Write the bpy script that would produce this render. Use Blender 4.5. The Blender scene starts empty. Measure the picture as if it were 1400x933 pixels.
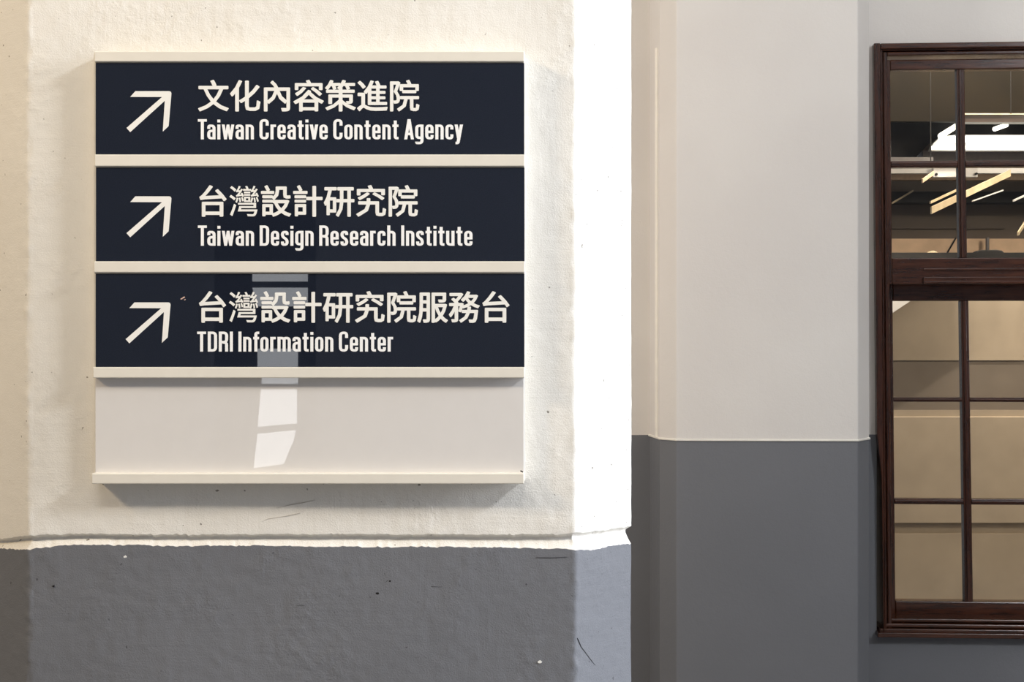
import bpy, bmesh, math, random
from mathutils import Vector, Matrix, noise

random.seed(7)
SC = bpy.context.scene
COL = SC.collection
PI = math.pi

# ------------------------------------------------------------------ camera
FPX, DIST, EYE = 2000.0, 2.0, 1.5          # focal length in pixels, distance to the pillar face, eye height
CX, CY = 700.0, 466.5
cd = bpy.data.cameras.new('camera'); cam = bpy.data.objects.new('camera', cd); COL.objects.link(cam)
cd.sensor_width = 36.0; cd.lens = 36.0 * FPX / 1400.0; cd.clip_start = 0.05; cd.clip_end = 60
cam.location = (0, -DIST, EYE); cam.rotation_euler = (PI / 2, 0, 0)
SC.camera = cam

# ------------------------------------------------------------------ world, view
w = bpy.data.worlds.new('world'); SC.world = w; w.use_nodes = True
w.node_tree.nodes['Background'].inputs[0].default_value = (0.80, 0.88, 1.0, 1)
w.node_tree.nodes['Background'].inputs[1].default_value = 0.6
SC.view_settings.view_transform = 'Standard'; SC.view_settings.look = 'None'
SC.view_settings.exposure = -0.07; SC.view_settings.gamma = 1.0
SC.view_settings.use_curve_mapping = False

def area(name, loc, target, sx, sy, power, color):
    l = bpy.data.lights.new(name, 'AREA'); l.shape = 'RECTANGLE'; l.size = sx; l.size_y = sy
    l.energy = power; l.color = color
    o = bpy.data.objects.new(name, l); COL.objects.link(o); o.location = loc
    o.rotation_euler = (Vector(target) - Vector(loc)).to_track_quat('-Z', 'Y').to_euler()
    return o
# three ceiling fittings of the passage: cool on the right, warm on the left, neutral row overhead
area('lamp_light_right', (3.0, -1.7, 3.62), (0.05, 0, 1.5), 0.75, 0.35, 90, (0.93, 0.96, 1.0))
area('lamp_light_left', (-2.7, -1.6, 3.2), (-0.5, 0, 1.5), 0.7, 0.3, 48, (1.0, 0.76, 0.47))
area('lamp_light_middle', (-0.5, -2.1, 3.55), (-0.3, 0, 1.5), 2.2, 0.15, 28, (1.0, 0.93, 0.83))
area('daylight_right', (4.6, -0.7, 2.2), (0.1, 0, 1.4), 1.0, 1.8, 285, (0.88, 0.92, 1.0))
area('lamp_light_bay', (1.35, 0.7, 3.9), (1.2, 2.3, 1.0), 1.4, 0.3, 6, (1.0, 0.94, 0.92))
area('fill_light_bay_left', (-1.6, 1.0, 2.4), (0.5, 2.3, 1.2), 0.6, 0.6, 30, (1.0, 0.93, 0.86))  # added fill that brightens the wall strip and pilaster edge behind the pillar
area('lamp_light_window_room', (1.60, 3.32, 3.45), (1.5, 4.0, 1.2), 0.5, 0.03, 78, (1.0, 0.91, 0.80))
area('fill_light_window_front', (2.9, 2.8, 2.6), (1.7, 4.0, 1.1), 0.4, 0.3, 26, (1.0, 0.90, 0.76))  # added frontal fill for the lower part of the tan boards
area('fill_light_room_deep', (2.2, 3.85, 3.0), (2.1, 5.25, 1.8), 1.5, 0.2, 60, (1.0, 0.87, 0.72))  # added fill to bring up the peach strip and the deep room

# ------------------------------------------------------------------ helpers
def P(px, py, Y):
    """the point of the vertical plane y=Y that stands at this place of the 1400x933 frame"""
    d = (Y + DIST) / FPX
    return Vector(((px - CX) * d, Y, EYE + (CY - py) * d))

def tag(o, label=None, cat=None, group=None, kind=None):
    if label: o['label'] = label
    if cat: o['category'] = cat
    if group: o['group'] = group
    if kind: o['kind'] = kind
    return o

def obj(name, bm, m, parent=None, smooth=False, bevel=0.0):
    me = bpy.data.meshes.new(name)
    bmesh.ops.recalc_face_normals(bm, faces=bm.faces[:])
    bm.to_mesh(me); bm.free()
    for mm in (m if isinstance(m, (list, tuple)) else [m]): me.materials.append(mm)
    o = bpy.data.objects.new(name, me); COL.objects.link(o)
    if parent: o.parent = parent
    if smooth:
        for p in me.polygons: p.use_smooth = True
    if bevel > 0:
        b = o.modifiers.new('bevel', 'BEVEL'); b.width = bevel; b.segments = 2; b.limit_method = 'ANGLE'
        b.angle_limit = math.radians(40)
    return o

def empty(name, loc=(0, 0, 0), parent=None):
    o = bpy.data.objects.new(name, None); COL.objects.link(o); o.location = loc; o.empty_display_size = 0.05
    if parent: o.parent = parent
    return o

def prism(bm, front, back):
    """solid between two outlines with the same number of corners"""
    f = [bm.verts.new(p) for p in front]; b = [bm.verts.new(p) for p in back]; n = len(f)
    bm.faces.new(f); bm.faces.new(b[::-1])
    for i in range(n): bm.faces.new((f[i], b[i], b[(i + 1) % n], f[(i + 1) % n]))

def box(bm, x0, x1, y0, y1, z0, z1):
    prism(bm, [(x0, y0, z0), (x1, y0, z0), (x1, y0, z1), (x0, y0, z1)], [(x0, y1, z0), (x1, y1, z0), (x1, y1, z1), (x0, y1, z1)])

def pbox(pts, Y, t):
    """outline given in frame places on the plane y=Y, thickness t away from the viewer"""
    bm = bmesh.new(); f = [P(x, y, Y) for x, y in pts]
    prism(bm, f, [p + Vector((0, t, 0)) for p in f]); return bm

def rect(x0, y0, x1, y1): return [(x0, y1), (x1, y1), (x1, y0), (x0, y0)]

def tube(bm, a, b, r, n=10):
    a, b = Vector(a), Vector(b); d = (b - a).normalized()
    u = d.orthogonal().normalized(); v = d.cross(u)
    ra = [a + (u * math.cos(2 * PI * i / n) + v * math.sin(2 * PI * i / n)) * r for i in range(n)]
    prism(bm, ra, [p + (b - a) for p in ra])

# ------------------------------------------------------------------ materials
class NT:
    def __init__(s, name):
        s.m = bpy.data.materials.new(name); s.m.use_nodes = True; s.t = s.m.node_tree; s.b = s.t.nodes['Principled BSDF']
    def n(s, kind, **kw):
        nd = s.t.nodes.new(kind)
        for k, v in kw.items():
            if isinstance(k, str) and hasattr(nd, k): setattr(nd, k, v)
        return nd
    def l(s, a, b): s.t.links.new(a, b)
    def coords(s, scale=(1, 1, 1)):
        c = s.n('ShaderNodeNewGeometry'); mp = s.n('ShaderNodeMapping'); mp.inputs['Scale'].default_value = scale
        s.l(c.outputs['Position'], mp.inputs[0]); return mp.outputs[0]
    def noise(s, vec, scale, detail=4, rough=0.55):
        nd = s.n('ShaderNodeTexNoise'); nd.inputs['Scale'].default_value = scale
        nd.inputs['Detail'].default_value = detail; nd.inputs['Roughness'].default_value = rough
        s.l(vec, nd.inputs['Vector']); return nd.outputs[0]
    def ramp(s, fac, stops):
        r = s.n('ShaderNodeValToRGB'); e = r.color_ramp.elements
        while len(e) < len(stops): e.new(0.5)
        for i, (p, c) in enumerate(stops): e[i].position = p; e[i].color = (*c, 1)
        s.l(fac, r.inputs[0]); return r.outputs[0]
    def math(s, op, a, b):
        m = s.n('ShaderNodeMath'); m.operation = op
        for i, v in enumerate((a, b)):
            if isinstance(v, (int, float)): m.inputs[i].default_value = v
            else: s.l(v, m.inputs[i])
        return m.outputs[0]
    def mix(s, fac, a, b):
        m = s.n('ShaderNodeMix'); m.data_type = 'RGBA'
        if isinstance(fac, (int, float)): m.inputs[0].default_value = fac
        else: s.l(fac, m.inputs[0])
        for i, v in ((6, a), (7, b)):
            if isinstance(v, tuple): m.inputs[i].default_value = (*v, 1)
            else: s.l(v, m.inputs[i])
        return m.outputs[2]
    def bump(s, h, strength, dist):
        b = s.n('ShaderNodeBump'); b.inputs['Strength'].default_value = strength; b.inputs['Distance'].default_value = dist
        s.l(h, b.inputs['Height']); s.l(b.outputs[0], s.b.inputs['Normal'])

def simple(name, c, rough=0.5, spec=0.5, var=0.0, metal=0.0, nscale=40, bump=0.0):
    q = NT(name); q.b.inputs['Roughness'].default_value = rough; q.b.inputs['Specular IOR Level'].default_value = spec
    q.b.inputs['Metallic'].default_value = metal
    nz = q.noise(q.coords(), nscale)
    q.l(q.ramp(nz, [(0.3, tuple(x * (1 - var) for x in c)), (0.7, tuple(min(1, x * (1 + var)) for x in c))]), q.b.inputs['Base Color'])
    if bump: q.bump(nz, 1.0, bump)
    return q.m

def plaster(name, c, c2, strokes=0.00038, grain=0.00055, speck=(0.3, 0.28, 0.24), rough=0.7, patch=2.0):
    q = NT(name)
    v = q.coords(); vh = q.coords((4, 4, 60)); vv = q.coords((60, 60, 5))
    patchn = q.noise(v, patch, 3)
    col = q.ramp(patchn, [(0.35, c), (0.65, c2)])
    sp = q.noise(v, 130, 2, 0.4)
    mask = q.ramp(sp, [(0.735, (0, 0, 0)), (0.76, (1, 1, 1))])
    col = q.mix(mask, col, speck)
    q.l(col, q.b.inputs['Base Color'])
    q.b.inputs['Roughness'].default_value = rough; q.b.inputs['Specular IOR Level'].default_value = 0.3
    g = q.noise(v, 480, 3, 0.7); g2 = q.noise(v, 70, 3, 0.6)
    sel = q.ramp(q.noise(v, 5.0, 2), [(0.42, (0, 0, 0)), (0.58, (1, 1, 1))])
    sh = q.noise(vh, 3.2, 4); sv = q.noise(vv, 3.0, 4)
    st = q.mix(sel, sh, sv)
    rp = q.ramp(q.noise(v, 9.0, 3), [(0.5, (0, 0, 0)), (0.68, (1, 1, 1))])
    h = q.math('MULTIPLY', q.math('MULTIPLY', g2, rp), 0.0015)
    h = q.math('ADD', h, q.math('MULTIPLY', g, grain))
    h = q.math('ADD', h, q.math('MULTIPLY', st, strokes))
    h = q.math('ADD', h, q.math('MULTIPLY', g2, grain * 0.5))
    q.bump(h, 1.0, 1.0)
    return q.m

M = {}
M['white'] = plaster('white_wall_paint', (0.80, 0.775, 0.715), (0.86, 0.84, 0.785))
M['grey'] = plaster('grey_wall_paint', (0.160, 0.167, 0.184), (0.180, 0.187, 0.205), strokes=0.0003, grain=0.00055, speck=(0.08, 0.08, 0.09), rough=0.55)
def two_tone(name, zline, wob=0.0012):
    """smooth far plaster, cream above the dado line and grey below it"""
    q = NT(name); v = q.coords()
    sep = q.n('ShaderNodeSeparateXYZ'); q.l(v, sep.inputs[0])
    nz = q.noise(v, 9, 3)
    z = q.math('ADD', sep.outputs[2], q.math('MULTIPLY', nz, wob * 4))
    up = q.math('GREATER_THAN', z, zline + wob * 2)
    pn = q.noise(v, 1.6, 3)
    wcol = q.ramp(pn, [(0.35, (0.66, 0.63, 0.60)), (0.65, (0.72, 0.695, 0.66))])
    gcol = q.ramp(pn, [(0.35, (0.150, 0.156, 0.170)), (0.65, (0.166, 0.172, 0.188))])
    q.l(q.mix(up, gcol, wcol), q.b.inputs['Base Color'])
    q.b.inputs['Roughness'].default_value = 0.6; q.b.inputs['Specular IOR Level'].default_value = 0.3
    h = q.math('ADD', q.math('MULTIPLY', q.noise(v, 30, 4), 0.0012), q.math('MULTIPLY', q.noise(v, 220, 2), 0.0004))
    q.bump(h, 1.0, 1.0)
    return q.m
ZL = EYE - 0.2795
M['far'] = two_tone('two_tone_wall_paint', ZL)

def wood(name, c1, c2, rough=0.24, scale=(30, 30, 2.5)):
    q = NT(name); v = q.coords(scale)
    nz = q.noise(v, 3, 5, 0.6)
    q.l(q.ramp(nz, [(0.3, c1), (0.7, c2)]), q.b.inputs['Base Color'])
    q.b.inputs['Roughness'].default_value = rough; q.b.inputs['Specular IOR Level'].default_value = 0.55
    q.bump(q.math('MULTIPLY', nz, 0.0004), 0.8, 1.0)
    return q.m
M['wood'] = wood('dark_varnished_wood', (0.016, 0.004, 0.0016), (0.068, 0.020, 0.008))
M['woodh'] = wood('dark_varnished_wood_rail', (0.018, 0.0045, 0.0016), (0.076, 0.022, 0.008), scale=(2.5, 30, 30))
M['batten'] = wood('pale_batten_wood', (0.42, 0.33, 0.21), (0.58, 0.47, 0.32), 0.6, (6, 6, 6))
M['brown'] = wood('brown_beam_wood', (0.02, 0.011, 0.008), (0.04, 0.02, 0.014), 0.5, (4, 30, 30))
M['signcream'] = simple('cream_acrylic', (0.79, 0.755, 0.68), 0.30, 0.45, 0.02)
M['signbar'] = simple('cream_painted_rail', (0.80, 0.76, 0.67), 0.40, 0.4, 0.02)
M['blank'] = simple('pale_gloss_acrylic', (0.74, 0.715, 0.685), 0.008, 0.6, 0.01)
def navy():
    q = NT('navy_gloss_acrylic'); nz = q.noise(q.coords(), 900, 2)
    q.l(q.ramp(nz, [(0.3, (0.009, 0.012, 0.021)), (0.7, (0.016, 0.021, 0.035))]), q.b.inputs['Base Color'])
    q.b.inputs['Roughness'].default_value = 0.008; q.b.inputs['Specular IOR Level'].default_value = 0.5
    return q.m
M['navy'] = navy()
M['edge'] = simple('clear_acrylic_edge', (0.86, 0.83, 0.76), 0.2, 0.5, 0.01)
M['letter'] = simple('white_print', (0.92, 0.91, 0.86), 0.4, 0.3, 0.01)
M['letter2'] = simple('bright_white_print', (0.97, 0.97, 0.96), 0.4, 0.3, 0.01)
M['railshade'] = simple('grey_rail_shade', (0.36, 0.33, 0.28), 0.5, 0.3, 0.05)  # flat grey standing in for the shade line below the sign rails
M['chip'] = simple('bare_plaster_chip', (0.85, 0.84, 0.80), 0.8, 0.2, 0.05)
M['pink'] = simple('pink_paint_fleck', (0.80, 0.55, 0.45), 0.6, 0.3, 0.1)
M['black'] = simple('black_dirt', (0.015, 0.013, 0.012), 0.8, 0.2, 0.1)
M['tan'] = simple('tan_board', (0.40, 0.33, 0.255), 0.7, 0.2, 0.09, nscale=6)
M['greyband'] = simple('grey_brown_board', (0.20, 0.165, 0.135), 0.7, 0.2, 0.08, nscale=8)
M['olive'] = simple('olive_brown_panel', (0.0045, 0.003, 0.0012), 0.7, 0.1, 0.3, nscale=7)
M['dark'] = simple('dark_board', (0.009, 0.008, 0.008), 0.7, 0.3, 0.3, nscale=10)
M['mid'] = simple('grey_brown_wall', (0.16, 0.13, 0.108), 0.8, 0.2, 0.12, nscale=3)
M['peach'] = simple('peach_painted_wall', (0.80, 0.57, 0.40), 0.7, 0.2, 0.15, nscale=9)
M['whitemetal'] = simple('white_enamel', (0.72, 0.70, 0.70), 0.35, 0.5, 0.03)
M['steel'] = simple('grey_steel', (0.22, 0.205, 0.21), 0.4, 0.5, 0.1, 0.6)
M['floor'] = simple('grey_floor_paint', (0.22, 0.21, 0.20), 0.45, 0.4, 0.15, nscale=3)
M['ceil'] = simple('ceiling_paint', (0.52, 0.50, 0.47), 0.8, 0.2, 0.04, nscale=3)
M['room'] = simple('room_wall_paint', (0.27, 0.28, 0.31), 0.8, 0.2, 0.05, nscale=2)
def emit(name, c, s):
    q = NT(name); q.b.inputs['Base Color'].default_value = (0.8, 0.8, 0.8, 1)
    q.b.inputs['Emission Color'].default_value = (*c, 1); q.b.inputs['Emission Strength'].default_value = s
    return q.m
M['tube'] = emit('lit_fluorescent_tube', (1.0, 0.97, 0.88), 5.0)
M['day'] = emit('daylit_pane', (0.93, 0.96, 1.0), 5.0)
def glass():
    m = bpy.data.materials.new('window_glass'); m.use_nodes = True; t = m.node_tree; t.nodes.clear()
    o = t.nodes.new('ShaderNodeOutputMaterial'); mx = t.nodes.new('ShaderNodeMixShader'); fr = t.nodes.new('ShaderNodeFresnel')
    tr = t.nodes.new('ShaderNodeBsdfTransparent'); gl = t.nodes.new('ShaderNodeBsdfGlossy')
    tr.inputs[0].default_value = (0.93, 0.92, 0.88, 1); gl.inputs['Roughness'].default_value = 0.02; fr.inputs[0].default_value = 1.42
    t.links.new(fr.outputs[0], mx.inputs[0]); t.links.new(tr.outputs[0], mx.inputs[1]); t.links.new(gl.outputs[0], mx.inputs[2])
    t.links.new(mx.outputs[0], o.inputs[0]); return m
M['glass'] = glass()

def struct(name, bm, m, label=None, parent=None, **kw):
    o = obj(name, bm, m, parent, **kw)
    if not parent: tag(o, label, None, None, 'structure')
    return o

# ------------------------------------------------------------------ room shell
X0, X1, YR, YB, ZC = -4.6, 5.2, -5.0, 7.2, 4.4
bm = bmesh.new(); box(bm, X0, X1, YR, YB, -0.15, 0.0); struct('floor', bm, M['floor'], 'grey painted floor of the passage')
bm = bmesh.new(); box(bm, X0, X1, YR, YB, ZC, ZC + 0.15); struct('ceiling', bm, M['ceil'], 'pale ceiling of the passage')
bm = bmesh.new(); box(bm, X0 - 0.15, X0, YR, YB, 0, ZC); struct('wall_left', bm, M['room'], 'plain wall closing the passage on the left')
bm = bmesh.new(); box(bm, X1, X1 + 0.15, YR, YB, 0, ZC); struct('wall_right', bm, M['room'], 'plain wall closing the passage on the right')
# rear wall (behind the viewer) with a narrow daylit window that mirrors in the sign
RW = (-1.43, -0.93, 0.30, 2.15)             # x0, x1, z0, z1 of its opening
bm = bmesh.new()
box(bm, X0, RW[0], YR - 0.15, YR, 0, ZC); box(bm, RW[1], X1, YR - 0.15, YR, 0, ZC)
box(bm, RW[0], RW[1], YR - 0.15, YR, 0, RW[2]); box(bm, RW[0], RW[1], YR - 0.15, YR, RW[3], ZC)
struct('wall_rear', bm, M['room'], 'plain wall behind the viewer')

# ------------------------------------------------------------------ near pillar
def lerp_tab(tab, x):
    if x <= tab[0][0]: return tab[0][1]
    for (a, b), (c, d) in zip(tab, tab[1:]):
        if x <= c: return b + (d - b) * (x - a) / (c - a)
    return tab[-1][1]
LINE = [(-80, 752), (0, 750.6), (36, 751.5), (60, 748.6), (110, 745), (180, 745), (260, 747), (380, 746.6), (480, 748.6), (600, 748.4), (700, 749), (775, 750.6),
        (787, 752), (806, 753), (830, 747), (865, 743.5), (900, 742)]
TOPE = [(-80, 738), (0, 737), (36, 733), (110, 730.5), (250, 731.5), (400, 731), (600, 731.6), (770, 731), (787, 729.5), (830, 725), (865, 719), (900, 717)]
def build_pillar():
    plan = [(-0.744, 0.60), (-0.744, 0.065), (-0.662, 0.0), (0.087, 0.0), (0.1724, 0.09), (0.1724, 0.60)]
    prof = []                                   # dense samples of the plan with outward normals
    for i in range(5):
        a, b = Vector(plan[i]), Vector(plan[i + 1]); L = (b - a).length
        n = max(2, int(L / (0.0030 if 1 <= i <= 3 else 0.03)))
        d = (b - a).normalized(); nn = Vector((d.y, -d.x))
        for k in range(n): prof.append((a + (b - a) * (k / n), nn))
    prof.append((Vector(plan[-1]), Vector((1, 0))))
    npf = len(prof); sm = []
    for i in range(npf):                        # soften the arrises
        acc = Vector((0, 0)); pa = Vector((0, 0)); c = 0
        for j in range(-1, 2):
            k = min(max(i + j, 0), npf - 1); acc += prof[k][1]; pa += prof[k][0]; c += 1
        p = prof[i][0] if i in (0, npf - 1) else pa / c
        sm.append((p, acc.normalized()))
    rows = [-1.22, -0.9, -0.5, -0.35] + [-0.27 + 0.0035 * k for k in range(74)]
    rows += [-0.0085, -0.006, -0.004, -0.002, -0.0008]
    gro = [0.0, 0.0008, 0.002, 0.0035, 0.005, 0.0065, 0.008, 0.0095, 0.011, 0.0125, 0.014, 0.0155, 0.0165, 0.0175, 0.0182, 0.019, 0.021]
    up = [0.024 + 0.0045 * k for k in range(168)] + [0.85, 1.1, 1.6, 2.2, 3.17]
    allr = [('r', r) for r in rows] + [('g', g) for g in gro] + [('u', u) for u in up]
    bm = bmesh.new(); V = []
    for i, (p, nn) in enumerate(sm):
        dep = (p.y + DIST); px = CX + p.x * FPX / dep
        zl = EYE + (CY - lerp_tab(LINE, px)) * dep / FPX
        zt = EYE + (CY - lerp_tab(TOPE, px)) * dep / FPX
        s = i * 0.003
        zl += 0.0016 * noise.noise(Vector((s * 40, 1.3, 0))) + 0.0016 * noise.noise(Vector((s * 150, 7.1, 0))) + 0.001 * noise.noise(Vector((s * 330, 2.1, 5)))
        zt += 0.0014 * noise.noise(Vector((s * 45, 9.3, 2))) + 0.0018 * noise.noise(Vector((s * 170, 4.1, 3))) + 0.0012 * noise.noise(Vector((s * 350, 8.1, 1)))
        gh = zt - zl; colv = []
        # the dado line fades to its mean where the camera cannot see it
        for kind, r in allr:
            off = 0.0
            if kind == 'r':
                z = zl + r if r > -0.35 else (EYE - 0.28) + r
                off = 0.0
            elif kind == 'g':
                t = r / 0.0182; z = zl + min(t, 1.0) * gh + max(0, r - 0.0182)
                if t < 0.62: off = -0.0085 * (t / 0.62) ** 0.8
                elif t < 0.8: off = -0.0085
                elif t < 1.0: off = -0.0085 * (1 - (t - 0.8) / 0.2)
            else: z = zt + (r - 0.018) if r < 0.8 else (EYE - 0.262) + r
            z = max(z, 0.0)
            q = Vector((p.x * 1.0, p.y, z))
            if 0.7 < z < 2.3:
                off += 0.0022 * noise.noise(q * 5.0) + 0.0004 * noise.noise(q * 22.0) + 0.00035 * noise.noise(q * 75)
                if abs(p.x - 0.087) < 0.005 or abs(p.x + 0.662) < 0.005:
                    off += 0.0014 * noise.noise(q * 60) + 0.0008 * noise.noise(q * 180)
            colv.append(bm.verts.new((p.x + nn.x * off, p.y + nn.y * off, z)))
        V.append(colv)
    nr = len(allr); ng = len(rows)
    for i in range(len(V) - 1):
        for j in range(nr - 1):
            f = bm.faces.new((V[i][j], V[i + 1][j], V[i + 1][j + 1], V[i][j + 1]))
            f.material_index = 1 if j < ng else 0; f.smooth = True
    for j in range(nr - 1):
        f = bm.faces.new((V[-1][j], V[0][j], V[0][j + 1], V[-1][j + 1])); f.material_index = 1 if j < ng else 0
    bm.faces.new([c[-1] for c in V]); bm.faces.new([c[0] for c in V][::-1])
    me = bpy.data.meshes.new('pillar'); bm.to_mesh(me); bm.free()
    me.materials.append(M['white']); me.materials.append(M['grey'])
    o = bpy.data.objects.new('pillar', me); COL.objects.link(o)
    tag(o, 'near cream plaster pillar with grey painted base and grooved line, behind the directory sign', None, None, 'structure')
    return o
pillar = build_pillar()
# flecks where the grey paint has come off the pillar
def fleck(px, py, r, m, name='paint_chip', Y=-0.0008, parent=pillar, seed=0, sx=1.0):
    bm = bmesh.new(); rnd = random.Random(seed + int(px)); n = 9; c = P(px, py, Y)
    ring = []
    for i in range(n):
        a = 2 * PI * i / n; rr = r * rnd.uniform(0.7, 1.15)
        ring.append(c + Vector((math.cos(a) * rr * sx, 0, math.sin(a) * rr)))
    prism(bm, ring, [p + Vector((0, 0.0016, 0)) for p in ring])
    return obj(name, bm, m, parent)
for px, py, r, mm in ((738, 905.5, 0.0022, 'chip'), (171, 761.5, 0.0017, 'chip'), (516, 812, 0.0018, 'black'), (533, 795, 0.0014, 'black'), (519, 847, 0.0014, 'black'),
                      (73, 802, 0.0014, 'black')):
    fleck(px, py, r, M[mm], sx=1.3)

def scratch(pts, wd, m, plane='front', name='scratch'):
    """a hairline mark following the plaster face"""
    out = []
    for px, py in pts:
        d = Vector(((px - CX) / FPX, 1, (CY - py) / FPX)); o = Vector((0, -DIST, EYE))
        if plane == 'front': p0, n = Vector((0, -0.0006, 0)), Vector((0, -1, 0))
        else: n = Vector((0.7253, -0.6884, 0)); p0 = Vector((0.087, 0, 0)) + n * 0.0006
        out.append(o + d * ((p0 - o).dot(n) / d.dot(n)))
    bm = bmesh.new()
    for k, (a, b) in enumerate(zip(out, out[1:])):
        t = (b - a).normalized(); sd = t.cross(n).normalized()
        w0 = wd * (0.25 if k == 0 else 1); w1 = wd * (0.25 if k == len(out) - 2 else 1)
        f = [a + sd * w0, b + sd * w1, b - sd * w1, a - sd * w0]; prism(bm, f, [q - n * 0.0012 for q in f])
    return obj(name, bm, m, pillar)
M['mark'] = simple('dark_scratch', (0.07, 0.07, 0.075), 0.8, 0.2, 0.1)
M['markl'] = simple('pale_scratch', (0.45, 0.41, 0.35), 0.8, 0.2, 0.1)
scratch([(148, 876), (147.5, 890), (149, 902), (150, 921)], 0.0005, M['mark'])
scratch([(790, 873), (795, 885), (801, 893), (806, 900), (814, 910)], 0.0005, M['mark'], 'chamfer')
scratch([(358, 714), (366, 710), (392, 706), (410, 702)], 0.0003, M['markl'])
scratch([(378, 695), (396, 691), (418, 687), (432, 684)], 0.0003, M['markl'])
scratch([(582, 803.5), (590, 802.5), (605, 803)], 0.0005, M['mark'])
scratch([(405, 828.5), (412, 828), (418, 829)], 0.0004, M['mark'])
scratch([(733, 762.5), (755, 763), (776, 762)], 0.00022, M['mark'])
scratch([(526, 797), (532, 793), (537, 792)], 0.0006, M['mark'])
scratch([(509, 814), (514, 810), (516, 809)], 0.0008, M['mark'])

# ------------------------------------------------------------------ far pilaster, far wall
def world_pt(px, dep): return ((px - CX) * dep / FPX, dep - DIST)
Yb = 2.35
A = [world_pt(888, 4.35), world_pt(902, 4.20), world_pt(925, 4.14), world_pt(1173, 4.12), world_pt(1188, 4.20), (1.047, 4.37 - DIST)]
bm = bmesh.new()
ring0 = [Vector((x, y, 0.0)) for x, y in A] + [Vector((A[-1][0], Yb + 0.1, 0)), Vector((A[0][0], Yb + 0.1, 0))]
prism(bm, ring0, [p + Vector((0, 0, ZC)) for p in ring0])
pil = struct('pilaster', bm, M['far'], 'far plaster pilaster with chamfered edges, cream above and grey below', bevel=0.004)
M['bead'] = simple('cream_bead_paint', (0.80, 0.77, 0.70), 0.5, 0.3, 0.04, nscale=30)
bm = bmesh.new()                            # thin raised bead along the colour change
for (a, b) in zip(A[:5], A[1:5]):
    a = Vector((*a, 0)); b = Vector((*b, 0)); d = (b - a).normalized(); n = Vector((d.y, -d.x, 0)) * 0.004
    e = d * 0.002
    z0, z1 = ZL - 0.0035, ZL + 0.0025
    f = [a - e + n + Vector((0, 0, z0)), b + e + n + Vector((0, 0, z0)), b + e - n + Vector((0, 0, z0)), a - e - n + Vector((0, 0, z0))]
    prism(bm, f, [p + Vector((0, 0, z1 - z0)) for p in f])
obj('dado_bead', bm, M['bead'], pil, bevel=0.0015)
bm = bmesh.new()                            # rounded painted ridge running down the left side of the pilaster
a = Vector((*world_pt(898.5, 4.235), 0))
tube(bm, a + Vector((0, 0, ZL)), a + Vector((0, 0, EYE + (CY - 66) * 4.235 / FPX)), 0.0065, 14)
obj('ridge', bm, M['bead'], pil, smooth=False)

# pillar added out of view on the right to keep daylight off the far wall
bm = bmesh.new(); f = [Vector(p) for p in ((2.75, 0.6, 0), (2.75, 0.09, 0), (2.84, 0, 0), (3.56, 0, 0), (3.65, 0.09, 0), (3.65, 0.6, 0))]
prism(bm, f, [p + Vector((0, 0, ZC)) for p in f])
struct('pillar', bm, M['far'], 'added unseen plaster pillar that shades the far wall, right of the window')

# wall left of the pilaster (runs behind the near pillar)
bm = bmesh.new(); box(bm, X0, A[0][0] + 0.05, Yb, Yb + 0.2, 0, ZC)
struct('wall_back', bm, M['far'], 'far two-tone wall between the near pillar and the pilaster')

# window wall, turned a few degrees; local axes: u along, v up, n towards the viewer
YAW = math.radians(4.0)
PIV = Vector((1.047, 4.37 - DIST, 0))
U = Vector((math.cos(YAW), -math.sin(YAW), 0)); N = Vector((-math.sin(YAW), -math.cos(YAW), 0))
CAM = Vector((0, -DIST, EYE))
def W(px, py, n=0.0):
    """window-frame place -> world point on the turned wall plane, n metres in front of it"""
    x = px + (0.0075 + (px - 1195) * 0.00006) * (py - 60); y = py + (py - 466) * 0.00003 * (px - 1195)
    d = Vector(((x - CX) / FPX, 1.0, (CY - y) / FPX)); o = PIV + N * n
    t = (o - CAM).dot(N) / d.dot(N); return CAM + d * t
def wq(bm, x0, y0, x1, y1, n0, n1):
    f = [W(x0, y1, n1), W(x1, y1, n1), W(x1, y0, n1), W(x0, y0, n1)]
    prism(bm, f, [p + N * (n0 - n1) for p in f])
XL, XR = 1195, 1540                         # outer edges of the casing, three lights wide
YT, YBm = 59, 871
bm = bmesh.new()
def wall_piece(bm, u0, u1, z0, z1):
    a = PIV + U * u0; b = PIV + U * u1; q = N * -0.2
    f = [a + Vector((0, 0, z0)), b + Vector((0, 0, z0)), b + Vector((0, 0, z1)), a + Vector((0, 0, z1))]
    prism(bm, f, [p + q for p in f])
uL = (W(XL + 0.5, 466) - PIV).dot(U); uR = (W(XR - 6, 466) - PIV).dot(U)
zT = W(1300, YT + 5).z; zB = W(1300, YBm - 5).z
wall_piece(bm, -0.02, uL, 0, ZC); wall_piece(bm, uR, 4.1, 0, ZC); wall_piece(bm, uL, uR, 0, zB); wall_piece(bm, uL, uR, zT, ZC)
struct('wall_window', bm, M['far'], 'far two-tone wall that holds the brown sash window')

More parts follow.
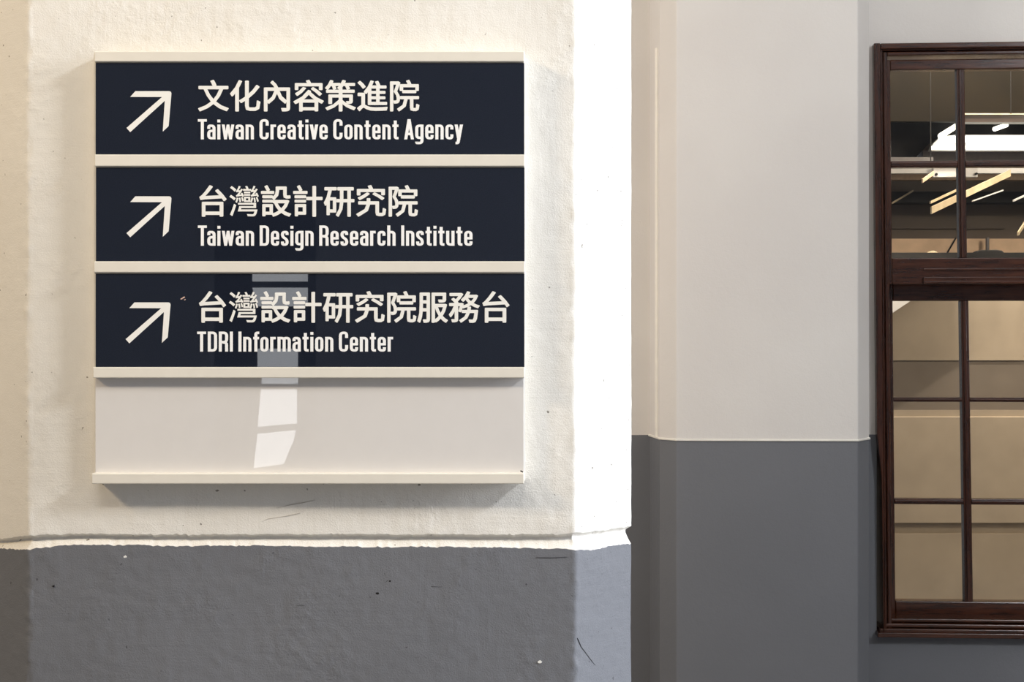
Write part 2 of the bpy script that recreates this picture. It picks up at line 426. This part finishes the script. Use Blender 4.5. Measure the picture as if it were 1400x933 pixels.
win = empty('window_1', W(1367, 866, 0)); bpy.context.view_layer.update()
tag(win, 'dark brown wooden sash window with small panes in the far wall', None, None, 'structure')
wo = win.location.copy()
def wpart(name, bm, m, bevel=0.002, parent=win):
    for v in bm.verts: v.co -= wo
    return obj(name, bm, m, parent, bevel=bevel)
def frame_ring(bm, d0, d1, n0, n1, top=True, bot=True, yb=YBm):
    x0, x1, y0 = XL + d0, XR - d0, YT + d0 * 0.95
    X0_, X1_, Y0_ = XL + d1, XR - d1, YT + d1 * 0.95
    if top: wq(bm, X0_, y0, X1_, Y0_, n0, n1)
    if bot: wq(bm, x0, y0, X0_, yb, n0, n1); wq(bm, X1_, y0, x1, yb, n0, n1)
bm = bmesh.new(); x0, x1 = XL, XR
wq(bm, x0 + 8.5, YT, x1 - 8.5, YT + 8, -0.1, 0.03); wpart('casing_head', bm, M['woodh'], 0.004)
bm = bmesh.new(); wq(bm, x1 - 8.5, YT, x1, YBm, -0.1, 0.03)
f = [W(x, y, 0.03) for x, y in ((x0 + 6.8, YBm), (x0 + 8.5, YBm), (x0 + 8.5, YT), (x0, YT), (x0, 590), (x0 + 5.6, 650))]
prism(bm, f, [p - N * 0.13 for p in f]); wpart('casing', bm, M['wood'], 0.004)
bm = bmesh.new(); frame_ring(bm, 8.5, 11, -0.10, 0.018, top=False); frame_ring(bm, 11, 12.5, -0.1, 0.004, top=False); wpart('casing_bead', bm, M['wood'], 0.0015)
bm = bmesh.new(); frame_ring(bm, 8.5, 11, -0.10, 0.018, bot=False); frame_ring(bm, 11, 12.5, -0.1, 0.004, bot=False); wpart('casing_bead', bm, M['woodh'], 0.0015)
bm = bmesh.new(); frame_ring(bm, 12.5, 18, -0.14, 0.010, top=False); wpart('parting_strip', bm, M['wood'], 0.003)
bm = bmesh.new(); frame_ring(bm, 12.5, 18, -0.14, 0.010, bot=False); wpart('parting_strip', bm, M['woodh'], 0.003)
# sill mouldings
bm = bmesh.new(); wq(bm, XL + 6, 846, XR - 6, 850.5, -0.1, -0.004); wpart('sill_bead', bm, M['woodh'], 0.0025)
bm = bmesh.new(); wq(bm, XL + 5, 853, XR - 5, 858, -0.1, 0.012); wq(bm, XL + 6, 850.5, XR - 6, 853, -0.1, -0.03); wpart('sill_bead', bm, M['woodh'], 0.003)
bm = bmesh.new(); wq(bm, XL + 2, 860, XR - 2, 865.5, -0.1, 0.026); wq(bm, XL + 4, 858, XR - 4, 860, -0.1, 0.004)
wq(bm, XL - 1, 865.5, XR + 1, 872, -0.1, 0.036); wpart('window_sill', bm, M['woodh'], 0.0035)

COLS = [(1217.0, 1307.5), (1318.0, 1411.0), (1421.5, 1514.0)]
def sash(name, cols, rows, ytop, ybot, n0, n1, ng, bar):
    s = empty(name, (0, 0, 0), win)
    x0, x1 = XL + 15, XR - 15
    bm = bmesh.new(); wq(bm, x0, ytop, cols[0][0], ybot, n0, n1); wpart('stile', bm, M['wood'], 0.003, s)
    bm = bmesh.new(); wq(bm, cols[-1][1], ytop, x1, ybot, n0, n1); wpart('stile', bm, M['wood'], 0.003, s)
    bm = bmesh.new(); wq(bm, cols[0][0], ytop, cols[-1][1], rows[0][0], n0, n1); wpart('top_rail', bm, M['woodh'], 0.003, s)
    bm = bmesh.new(); wq(bm, cols[0][0], rows[-1][1], cols[-1][1], ybot, n0, n1); wpart('bottom_rail', bm, M['woodh'], 0.003, s)
    for (a, b), (c, d) in zip(cols, cols[1:]):
        bm = bmesh.new(); wq(bm, b, rows[0][0], c, rows[-1][1], n0 + 0.005, n1 - 0.006)
        wq(bm, b + 3, rows[0][0], c - 3, rows[-1][1], n0 + 0.005, n1 - 0.001); wpart('glazing_bar', bm, M['wood'], 0.002, s)
    for (a, b), (c, d) in zip(rows, rows[1:]):
        for (e, f) in cols:
            bm = bmesh.new(); wq(bm, e, b, f, c, n0 + 0.005, n1 - 0.006)
            wq(bm, e, b + 1.8, f, c - 1.8, n0 + 0.005, n1 - 0.002); wpart('glazing_bar', bm, M['woodh'], 0.002, s)
    for (e, f) in cols:
        for (a, b) in rows:
            bm = bmesh.new(); wq(bm, e - 1, a - 1, f + 1, b + 1, ng - 0.002, ng + 0.002); wpart('pane', bm, M['glass'], 0, s)
    return s
up = sash('upper_sash', COLS, [(96, 220.5), (229.5, 353)], 82, 389, -0.045, -0.004, -0.025, 5)
lc = [(a + 0.5, b - 0.5) for a, b in COLS]
lc = [(1217.5, 1308.5), (1319.0, 1411.5), (1422, 1514.0)]
lo = sash('lower_sash', lc, [(411.5, 543.5), (549.5, 682), (689.5, 822)], 372, 844.5, -0.135, -0.088, -0.112, 5)
# moulding on the meeting rail
bm = bmesh.new(); wq(bm, 1259, 367, 1470, 370.5, -0.01, 0.002); wq(bm, 1259, 379, 1470, 388, -0.01, 0.007); wq(bm, 1259, 384.5, 1470, 388.5, -0.01, 0.013)
wpart('meeting_rail_moulding', bm, M['woodh'], 0.002, up)

# ------------------------------------------------------------------ what stands behind the window
def thing(name, bm, m, label, cat, group=None, bevel=0.0, kind=None):
    o = obj(name, bm, m, None, bevel=bevel); return tag(o, label, cat, group, kind)
YP = 4.0
part = empty('partition', P(1360, 900, YP)); bpy.context.view_layer.update()
tag(part, 'tan boarded partition with a grey band, seen through the lower sash', 'partition')
po = part.location.copy()
def ppart(name, bm, m, bevel=0.0):
    for v in bm.verts: v.co -= po
    return obj(name, bm, m, part, bevel=bevel)
ppart('upper_board', pbox(rect(1150, 352, 1700, 493), YP, 0.05), M['tan'])
ppart('grey_band', pbox(rect(1150, 492, 1700, 562), YP + 0.006, 0.05), M['greyband'])
ppart('ledge', pbox(rect(1150, 561, 1700, 570), YP + 0.002, 0.05), M['tan'])
ppart('middle_board', pbox(rect(1150, 570, 1700, 716), YP - 0.008, 0.055), M['tan'], 0.003)
ppart('strip', pbox(rect(1150, 716, 1700, 730), YP + 0.007, 0.05), M['tan'])  # recess added so the board above throws a shade band here
ppart('lower_board', pbox(rect(1150, 730, 1700, 1090), YP + 0.0, 0.05), M['tan'])
ppart('cap', pbox(rect(1150, 345.5, 1700, 353), YP - 0.015, 0.08), M['dark'])
thing('stair_string', pbox([(1150, 475), (1318, 363), (1318, 356), (1150, 356)], YP - 0.125, 0.12), M['whitemetal'],
      'sloping white-edged board behind the top left lower pane', 'board')

# deep room: shell pieces
bm = bmesh.new(); box(bm, 0.6, X1, 6.6, 6.75, 0, ZC); struct('wall_room', bm, M['mid'], 'grey-brown far wall of the room behind the window')
Q = 5.2
thing('ledge_beam', pbox(rect(1100, 313, 1700, 326.5), 5.0, 0.1), M['mid'], 'grey-brown horizontal beam above the lit peach strip', 'beam')
bm = bmesh.new(); b0 = P(1100, 326.5, 4.95); b1 = P(1700, 352, 4.95); box(bm, b0.x, b1.x, 4.95, 4.99, b1.z - 0.1, b0.z)
thing('lit_screen', bm, M['peach'], 'peach painted strip of wall glowing low in the upper sash', 'screen')
thing('upper_screen', pbox(rect(1100, 276, 1700, 313.5), 5.12, 0.05), M['mid'], 'grey-brown panel above the horizontal beam', 'panel')
thing('ledge_highlight', pbox(rect(1100, 311, 1374, 312.6), 4.98, 0.02), M['mid'], 'thin strip added as the highlight along the top of the grey-brown beam', 'batten')  # ledge highlight, put in as a thin strip
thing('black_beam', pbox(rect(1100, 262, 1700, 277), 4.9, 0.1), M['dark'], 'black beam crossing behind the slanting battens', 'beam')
thing('brown_fascia', pbox(rect(1100, 245, 1700, 262.5), 5.0, 0.1), M['mid'], 'brown-grey fascia under the white rail', 'fascia')
thing('ochre_strip', pbox(rect(1100, 236, 1700, 246), 4.6, 0.05), wood('ochre_strip_wood', (0.14, 0.085, 0.045), (0.2, 0.125, 0.07), 0.6), 'ochre wooden strip just below the white rail', 'strip')
thing('white_rail', pbox(rect(1100, 230, 1700, 237), 4.3, 0.03), M['whitemetal'], 'long white metal rail below the middle glazing bar', 'rail')
pl = thing('joint_plate', pbox(rect(1276, 229, 1337, 242.5), 4.27, 0.02), M['whitemetal'], 'white joint plate with two bolts on the white rail', 'plate', bevel=0.003)
for bx, by in ((1279.5, 238.8), (1334, 238)):
    bm = bmesh.new(); c = P(bx, by, 4.27); tube(bm, c, c - Vector((0, 0.012, 0)), 0.0055, 8); obj('bolt', bm, M['dark'], pl)
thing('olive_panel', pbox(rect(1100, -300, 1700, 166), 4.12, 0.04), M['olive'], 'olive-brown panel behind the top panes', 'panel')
thing('brown_beam', pbox(rect(1312, 156.5, 1700, 167), 4.05, 0.06), M['brown'], 'brown wooden beam under the olive panel at right', 'beam')
thing('beam_highlight', pbox(rect(1312, 155, 1700, 156.8), 4.04, 0.06), M['batten'], 'pale strip painted as the highlight on top of the brown beam', 'strip')  # beam highlight, put into the colour of a pale strip
for wx, k in ((1271, 'thin dark cable hanging before the olive panel in the left pane'), (1380.5, 'thin dark cable hanging before the olive panel in the right pane')):
    bm = bmesh.new(); tube(bm, P(wx - 1, 60, 4.0) + Vector((0, 0, 1.6)), P(wx + 1.5, 225 if wx < 1300 else 156, 4.0), 0.0022, 6); thing('cable', bm, M['dark'], k, 'cable')
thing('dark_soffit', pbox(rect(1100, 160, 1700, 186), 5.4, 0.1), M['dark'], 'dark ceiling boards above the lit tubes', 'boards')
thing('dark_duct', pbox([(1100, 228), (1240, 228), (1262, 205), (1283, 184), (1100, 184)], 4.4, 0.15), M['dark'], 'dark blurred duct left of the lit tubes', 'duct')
thing('duct_lip', pbox(rect(1180, 215, 1276, 222), 4.3, 0.02), M['steel'], 'grey lip under the dark duct', 'lip')
thing('grey_tray', pbox([(1262, 206), (1700, 203), (1700, 226), (1262, 226)], 4.5, 0.1), M['steel'], 'grey metal tray below the lit tubes', 'tray')
# fluorescent fitting
fit = empty('ceiling_light', P(1400, 184, 4.25)); bpy.context.view_layer.update()
tag(fit, 'long bright twin-tube fluorescent light seen in the upper sash', 'light')
fo = fit.location.copy()
def fpart(name, bm, m):
    for v in bm.verts: v.co -= fo
    return obj(name, bm, m, fit)
fpart('reflector', pbox([(1276, 196), (1286, 187), (1305, 184.5), (1700, 184.5), (1700, 206), (1272, 206)], 4.28, 0.04), M['whitemetal'])
bm = bmesh.new(); tube(bm, P(1284, 190.5, 4.25), P(1700, 190, 4.25), 0.0135, 12); fpart('tube', bm, M['tube'])
bm = bmesh.new(); tube(bm, P(1274, 202, 4.25), P(1700, 201, 4.25), 0.0075, 12); fpart('tube', bm, M['tube'])
for (a, b, r, lab) in (((1286, 186), (1308, 172), 0.010, 'short slanting lit tube at the left glazing bar'), ((1360, 176.5), (1376, 171), 0.008, 'short slanting lit tube in the right pane')):
    bm = bmesh.new(); p, q = P(*a, 4.7), P(*b, 5.39); tube(bm, p, q, r * 1.3, 10); thing('tube_light', bm, M['tube'], lab, 'light')
def stick(px0, py0, px1, py1, wd, Ya, Yb_, m, label, cat='batten', group=None, name='batten'):
    a, b = P(px0, py0, Ya), P(px1, py1, Yb_); h = wd * (Ya + 2) / FPX
    bm = bmesh.new(); f = [a, b, b + Vector((0, 0, h)), a + Vector((0, 0, h))]
    prism(bm, f, [p + Vector((0, 0.02, 0)) for p in f]); return thing(name, bm, m, label, cat, group)
stick(1274, 292.5, 1382, 241, 10, 3.7, 4.1, M['batten'], 'longest slanting pale batten crossing both panes')
stick(1273, 278.5, 1308, 262, 3.5, 3.75, 3.9, M['batten'], 'short slanting pale batten just above the longest one')
stick(1262, 250, 1277, 239, 5.5, 3.7, 3.85, M['peach'], 'stubby orange batten under the left end of the white joint plate')
stick(1220, 279, 1249, 262, 2.5, 4.87, 4.88, M['batten'], 'thin slanting batten in the left pane')
stick(1331, 275.5, 1372, 261, 1.8, 3.8, 4.0, M['whitemetal'], 'thin white slanting rod in the right pane', 'rod', name='rod')
stick(1387, 275.5, 1425, 258, 2.6, 3.8, 4.0, M['whitemetal'], 'white slanting rod at the right edge of the picture', 'rod', name='rod')
stick(1393, 322, 1412, 292, 5.0, 3.8, 4.0, M['batten'], 'steep pale batten low at the right edge of the picture')
bm = bmesh.new(); tube(bm, Vector((P(1350, 347, 4.9).x, 4.9, 0.0)), P(1350, 325, 4.9), 0.0085, 10); thing('post', bm, M['steel'], 'short dark upright before the lit peach strip', 'post')
bm = bmesh.new(); tube(bm, P(1294, 348, 4.944), P(1307, 325.5, 4.944), 0.0035, 6); thing('cable', bm, M['dark'], 'thin dark cable slanting over the peach strip', 'cable')
bm = bmesh.new()
top = [(1333, 348), (1336, 343.5), (1341, 342), (1362, 341.6), (1370, 342.6), (1373, 345), (1373, 348)]
f = [P(x, y, 4.02) for x, y in top]; prism(bm, f, [p + Vector((0, 0.05, 0)) for p in f])
thing('folded_cloth', bm, M['dark'], 'dark lumpy bundle lying on top of the partition', 'bundle', bevel=0.004)
bm = bmesh.new(); top = [(1268, 347), (1271, 344.2), (1276, 343), (1281, 344.6), (1283, 347)]
f = [P(x, y, 4.02) for x, y in top]; prism(bm, f, [p + Vector((0, 0.03, 0)) for p in f])
thing('cable_end', bm, M['batten'], 'small pale curved loop lying on top of the partition', 'loop', bevel=0.002)

# ------------------------------------------------------------------ directory sign
SY = -0.018                                # face of the backing panel
sign = empty('directory_sign', P(423, 662, 0)); bpy.context.view_layer.update()
tag(sign, 'cream wall-mounted directory sign with three dark plates and one blank slot on the near pillar', 'sign')
so = sign.location.copy()
def spart(name, bm, m, bevel=0.0, parent=sign, label=None):
    for v in bm.verts: v.co -= so
    o = obj(name, bm, m, parent, bevel=bevel)
    if label: o['label'] = label
    return o
def sbox(x0, y0, x1, y1, Y, yback):
    return pbox(rect(x0, y0, x1, y1), Y, yback - Y)
spart('backing_panel', sbox(128, 74, 717.8, 658, SY, 0.004), M['signcream'], 0.0008)
RY = -0.0335
RAILS = [(128.6, 70, 717, 84.2), (129.0, 211.2, 717.6, 227.4), (128.0, 357.4, 717.6, 372.8), (126.6, 502.2, 717.4, 517), (125.0, 647.6, 716.6, 662)]
for i, (x0, y0, x1, y1) in enumerate(RAILS):
    spart('rail', sbox(x0, y0, x1, y1, RY, SY + 0.001), M['signbar'], 0.0012)
    if i < 3:
        spart('rail_shade', sbox(x0 + 1.5, y1 - 0.5, x1 - 1, y1 + 1.8, RY + 0.0025, SY + 0.001), M['railshade'], 0.0003)  # shade under the rail, drawn as a grey strip
spart('blank_plate', sbox(130.2, 516, 716, 648.5, SY - 0.0025, SY + 0.001), M['blank'], 0.0005, label='pale glossy blank plate in the lowest slot')
NY = RY + 0.0035
TY = NY - 0.0004
# --- stroke lettering: condensed grotesque drawn with a flat pen
HA, HT = 0.080, 0.062
XH = 0.735
def fillet(path, closed=False):
    out = []; n = len(path)
    for i, p in enumerate(path):
        r = p[2] if len(p) > 2 else 0
        if r == 0 or (not closed and i in (0, n - 1)): out.append(Vector(p[:2])); continue
        c = Vector(p[:2]); a = Vector(path[i - 1][:2]); b = Vector(path[(i + 1) % n][:2])
        da = (a - c); db = (b - c); r = min(r, da.length * 0.5, db.length * 0.5)
        s = c + da.normalized() * r; e = c + db.normalized() * r
        for k in range(7):
            t = k / 6; out.append(s * (1 - t) ** 2 + c * (2 * t * (1 - t)) + e * t * t)
    return out
LAYER = [0]
def stroke(faces, path, closed=False):
    LAYER[0] += 1
    pts = fillet(path, closed); n = len(pts); L = []
    for i in range(n):
        if closed: a, b = pts[i - 1], pts[(i + 1) % n]
        else: a, b = pts[max(i - 1, 0)], pts[min(i + 1, n - 1)]
        d1 = (pts[i] - a); d2 = (b - pts[i])
        d1 = d1.normalized() if d1.length > 1e-6 else d2.normalized(); d2 = d2.normalized() if d2.length > 1e-6 else d1
        n1 = Vector((-d1.y, d1.x)); n2 = Vector((-d2.y, d2.x)); m = (n1 + n2); m = m / max(0.3, m.dot(n1)) if m.length > 1e-5 else n1
        m = Vector((m.x * HA, m.y * HT)); L.append((pts[i] + m, pts[i] - m))
    for i in range(n if closed else n - 1):
        a, b = L[i], L[(i + 1) % n]; faces.append(([a[0], b[0], b[1], a[1]], LAYER[0]))
def para(faces, x0, y0, x1, y1, w=0.165):
    LAYER[0] += 1
    h = w / 2; faces.append(([Vector((x0 - h, y0)), Vector((x0 + h, y0)), Vector((x1 + h, y1)), Vector((x1 - h, y1))], LAYER[0]))
def glyph(ch):
    F = []; a, t, X = HA, HT, XH
    def S(*p, closed=False): stroke(F, list(p), closed)
    if ch == 'T': w = .47; S((0, 1 - t), (w, 1 - t)); S((w / 2, 0), (w / 2, 1 - t))
    elif ch in 'aeocgdnhusr':
        w = .435; R = .15
        if ch == 'a': S((a, .52), (a, X - t, R), (w - a, X - t, R), (w - a, 0)); S((w - a, .43), (a, .41, .13), (a, t, R), (w - a, t, .1), (w - a, .2))
        if ch == 'e': S((w - a, .22), (w - a, t, R), (a, t, R), (a, X - t, R), (w - a, X - t, R), (w - a, .31)); S((a, .37), (w - a, .37))
        if ch == 'o': S((a, t, R), (w - a, t, R), (w - a, X - t, R), (a, X - t, R), closed=True)
        if ch == 'c': w = .42; S((w - a, .25), (w - a, t, R), (a, t, R), (a, X - t, R), (w - a, X - t, R), (w - a, .49))
        if ch == 'g': S((w - a, X), (w - a, -.24 + t, R), (a, -.24 + t, R), (a, -.11)); S((w - a, X - t), (a, X - t, R), (a, t + .02, R), (w - a, t + .02))
        if ch == 'n': S((a, 0), (a, X)); S((a, .5), (a, X - t, .12), (w - a, X - t, R), (w - a, 0))
        if ch == 'h': S((a, 0), (a, 1)); S((a, .5), (a, X - t, .12), (w - a, X - t, R), (w - a, 0))
        if ch == 'u': S((w - a, 0), (w - a, X)); S((a, X), (a, t, R), (w - a, t, .12), (w - a, .25))
        if ch == 'r': w = .29; S((a, 0), (a, X)); S((a, .45), (a, X - t, .16), (w, X - t))
        if ch == 's': w = .40; S((w - a, .53), (w - a, X - t, R), (a, X - t, R), (a, .44, .12), (w - a, .30, .12), (w - a, t, R), (a, t, R), (a, .21))
    elif ch == 'm': w = .70; m = w / 2; S((a, 0), (a, X)); S((a, .5), (a, X - t, .1), (m, X - t, .13), (m, 0)); S((m, .5), (m, X - t, .1), (w - a, X - t, .13), (w - a, 0))
    elif ch == 'i': w = 2 * a; S((a, 0), (a, X)); S((a, .84), (a, .98))
    elif ch == 't': w = .32; S((.15, .93), (.15, t, .13), (w, t)); S((0, X - t), (w, X - t))
    elif ch == 'f': w = .31; S((.14, 0), (.14, 1 - t, .15), (w + .01, 1 - t)); S((0, X - t), (w, X - t))
    elif ch == 'v': w = .44; para(F, .08, X, w / 2, 0); para(F, w - .08, X, w / 2, 0)
    elif ch == 'y': w = .44; para(F, .08, X, w / 2, -.01); para(F, w - .08, X, .18, -.15); S((.20, -.10), (.17, -.24 + t, .08), (.05, -.24 + t))
    elif ch == 'w': w = .66; para(F, .08, X, .2, 0, .15); para(F, .33, X, .2, 0, .14); para(F, .33, X, .46, 0, .14); para(F, w - .08, X, .46, 0, .15)
    elif ch == 'C': w = .485; R = .19; S((w - a, .33), (w - a, t, R), (a, t, R), (a, 1 - t, R), (w - a, 1 - t, R), (w - a, .68))
    elif ch == 'D': w = .49; S((a, 0), (a, 1)); S((a, t), (w - a, t, .19), (w - a, 1 - t, .19), (a, 1 - t))
    elif ch == 'R': w = .49; S((a, 0), (a, 1)); S((a, 1 - t), (w - a, 1 - t, .17), (w - a, .47, .17), (a, .47)); S((.22, .46), (w - a - .005, .44, .12), (w - a, 0))
    elif ch == 'I': w = 2 * a; S((a, 0), (a, 1))
    elif ch == 'A': w = .52; para(F, .085, 0, w / 2, 1, .16); para(F, w - .085, 0, w / 2, 1, .16); S((.13, .27), (w - .13, .27))
    return F, w
def latin(text, x0, x1, base, cap, parent, m):
    gap = 0.092; x = 0; items = []
    kern = {('T', 'a'): -.07, ('r', 'e'): -.02, ('A', 'g'): -.03, ('w', 'a'): -.03, ('i', 'w'): -.02, ('t', 'i'): .0, ('y', ''): 0, ('c', 'y'): -.03, ('v', 'e'): -.03, ('i', 'v'): -.02, ('f', 'o'): -.03}
    for k, ch in enumerate(text):
        if ch == ' ': x += 0.20; continue
        F, w = glyph(ch); items.append((x, F)); x += w + gap + kern.get((ch, text[k + 1] if k + 1 < len(text) else ''), 0)
    total = x - gap; sx = (x1 - x0) / total; sy = base - cap
    bm = bmesh.new()
    for xo, F in items:
        for f, lay in F:
            bm.faces.new([bm.verts.new(P(x0 + (xo + p.x) * sx, base - p.y * sy, TY) - Vector((0, (lay % 5) * 2e-5, 0))) for p in f])
    for f in bm.faces:
        f.normal_update()
        if f.normal.y > 0: f.normal_flip()
    return spart('english_lettering', bm, m, parent=parent)
def cjk(text, x0, x1, ytop, ybot, parent, m, bold):
    """set in the program's built-in typeface, made heavier, one pitch per character"""
    n = len(text); pitch = (x1 - x0) / n; bm = bmesh.new(); dg = None
    for i, ch in enumerate(text):
        cu = bpy.data.curves.new('glyph', 'FONT'); cu.body = ch; cu.size = 1.0
        cu.resolution_u = 2
        o = bpy.data.objects.new('glyph', cu); COL.objects.link(o); bpy.context.view_layer.update()
        dg = bpy.context.evaluated_depsgraph_get(); me = bpy.data.meshes.new_from_object(o.evaluated_get(dg))
        xs = [v.co.x for v in me.vertices]; ys = [v.co.y for v in me.vertices]
        vs = []
        gx0, gx1, gy0, gy1 = min(xs), max(xs), min(ys), max(ys)
        # the typeface's em box is 1 wide, its ideographs are centred in it
        hh = (ybot - ytop); cyy = (ytop + ybot) / 2; bd = bold if ch not in '灣' else bold * 0.3
        gx0 -= bd; gx1 += bd; gy0 -= bd; gy1 += bd
        for k in range(9):                     # nine shifted prints make the strokes heavier
            dx, dy = (0, 0) if k == 8 else (bd * math.cos(k * PI / 4), bd * math.sin(k * PI / 4) * 0.75)
            vs = []
            for v in me.vertices:
                px = x0 + (i + 0.5) * pitch + (v.co.x + dx - 0.5) * pitch * CSX
                py = cyy - (v.co.y + dy - 0.38) * hh * CSY
                vs.append(bm.verts.new(P(px, py, TY) - Vector((0, k * 2e-5, 0))))
            for p in me.polygons:
                f = bm.faces.new([vs[q] for q in p.vertices]); f.normal_update()
                if f.normal.y > 0: f.normal_flip()
        bpy.data.objects.remove(o); bpy.data.meshes.remove(me)
    me = bpy.data.meshes.new('chinese_lettering')
    for v in bm.verts: v.co -= so
    bm.to_mesh(me); bm.free(); me.materials.append(m)
    o = bpy.data.objects.new('chinese_lettering', me); COL.objects.link(o); o.parent = parent; return o
CSX, CSY = 1.0, 1.03
ARROW = [(178, 132.5), (185, 124.7), (231.6, 124.7), (233.6, 125.6), (234.3, 127.6), (230.5, 172.5), (222.5, 180), (225.3, 137.8), (178, 180.7), (172.9, 175), (221.5, 132.7)]
ROWS = [
    ((130.6, 86.0, 716.6, 211.5), '文化內容策進院', (270, 574, 109, 153), 'Taiwan Creative Content Agency', (270.5, 633, 190.7, 163), (0, 0),
     'topmost dark plate, title in seven characters'),
    ((131.0, 229.2, 717.2, 357.6), '台灣設計研究院', (269, 572, 253, 297), 'Taiwan Design Research Institute', (270.5, 646, 336.2, 308.4), (0, 143.9),
     'middle dark plate, between two cream rails'),
    ((130.6, 374.6, 717.0, 502.4), '台灣設計研究院服務台', (268.5, 699, 398, 442), 'TDRI Information Center', (269.5, 537.5, 481, 453.6), (-1.2, 289.0),
     'lowest dark plate, title in ten characters')]
for (pr, ct, cb, lt, lb, ad, lab) in ROWS:
    plate = spart('name_plate', sbox(*pr, NY, SY + 0.001), M['navy'], 0.0004, label=lab)
    cjk(ct, *cb, plate, M['letter'], 0.021)
    latin(lt, lb[0], lb[1], lb[2], lb[3], plate, M['letter2'])
    bm = bmesh.new(); f = [P(x + ad[0], y + ad[1], TY) for x, y in ARROW]; prism(bm, f, [p + Vector((0, 0.0003, 0)) for p in f])
    spart('arrow', bm, M['letter'], parent=plate)
    last = plate
for px, py, r in ((248.3, 408.6, 0.0012), (251, 407, 0.0013), (252.8, 410, 0.0008)):
    bm = bmesh.new(); c = P(px, py, TY)
    ring = [c + Vector((math.cos(a) * r * 1.4, 0, math.sin(a) * r * 0.8 + math.cos(a) * r * 0.5)) for a in [i * PI / 4 for i in range(8)]]
    prism(bm, ring, [p + Vector((0, 0.0003, 0)) for p in ring]); spart('paint_fleck', bm, M['pink'], parent=last)
bm = bmesh.new(); c = P(713.5, 645, RY + 0.001); tube(bm, c + Vector((-0.002, 0, 0.001)), c + Vector((0.0015, 0, -0.0008)), 0.0009, 7); spart('black_fleck', bm, M['black'])

# ------------------------------------------------------------------ window behind the viewer that mirrors in the gloss plates
def mirror_pt(px, py, Ym):
    """point of the rear wall that a flat gloss plate at y=Ym reflects at this place"""
    d = Vector(((px - CX) / FPX, 1, (CY - py) / FPX)); hit = CAM + d * ((Ym + DIST))
    k = (Ym - YR + 0.06); return Vector((hit.x + d.x * k, YR - 0.06, hit.z + d.z * k))
rw = empty('window_2', (-1.2, YR, RW[2])); bpy.context.view_layer.update()
tag(rw, 'narrow tall daylit window in the rear wall', None, None, 'structure')
def rpart(name, bm, m, bevel=0.0):
    for v in bm.verts: v.co -= Vector((-1.2, YR, RW[2]))
    return obj(name, bm, m, rw, bevel=bevel)
PANES = [([(345, 374), (420.5, 374), (420.5, 385), (345, 385)], NY), ([(345, 393.5), (420.5, 393.5), (420.5, 419), (351, 419)], NY), ([(352, 477), (407, 477), (407, 502), (352, 502)], NY),
         ([(358, 509), (408, 509), (407, 525), (358, 525)], SY), ([(357, 532.5), (405.8, 532.5), (405.8, 579), (352.5, 584)], SY),
         ([(352, 593.5), (404, 588.5), (401, 604), (397, 612), (388, 634.5), (347, 640.5)], SY)]
zs = []
for pts, Ym in PANES:
    f = [mirror_pt(x, y, Ym) for x, y in pts]; bm = bmesh.new(); prism(bm, f, [p - Vector((0, 0.01, 0)) for p in f]); rpart('pane', bm, M['day'])
    zs += [(p.x, p.z) for p in f]
print('rear panes', min(z[0] for z in zs), max(z[0] for z in zs), min(z[1] for z in zs), max(z[1] for z in zs))
bm = bmesh.new(); box(bm, RW[0], RW[1], YR - 0.13, YR - 0.09, RW[2], RW[3]); rpart('window_frame', bm, M['dark'])
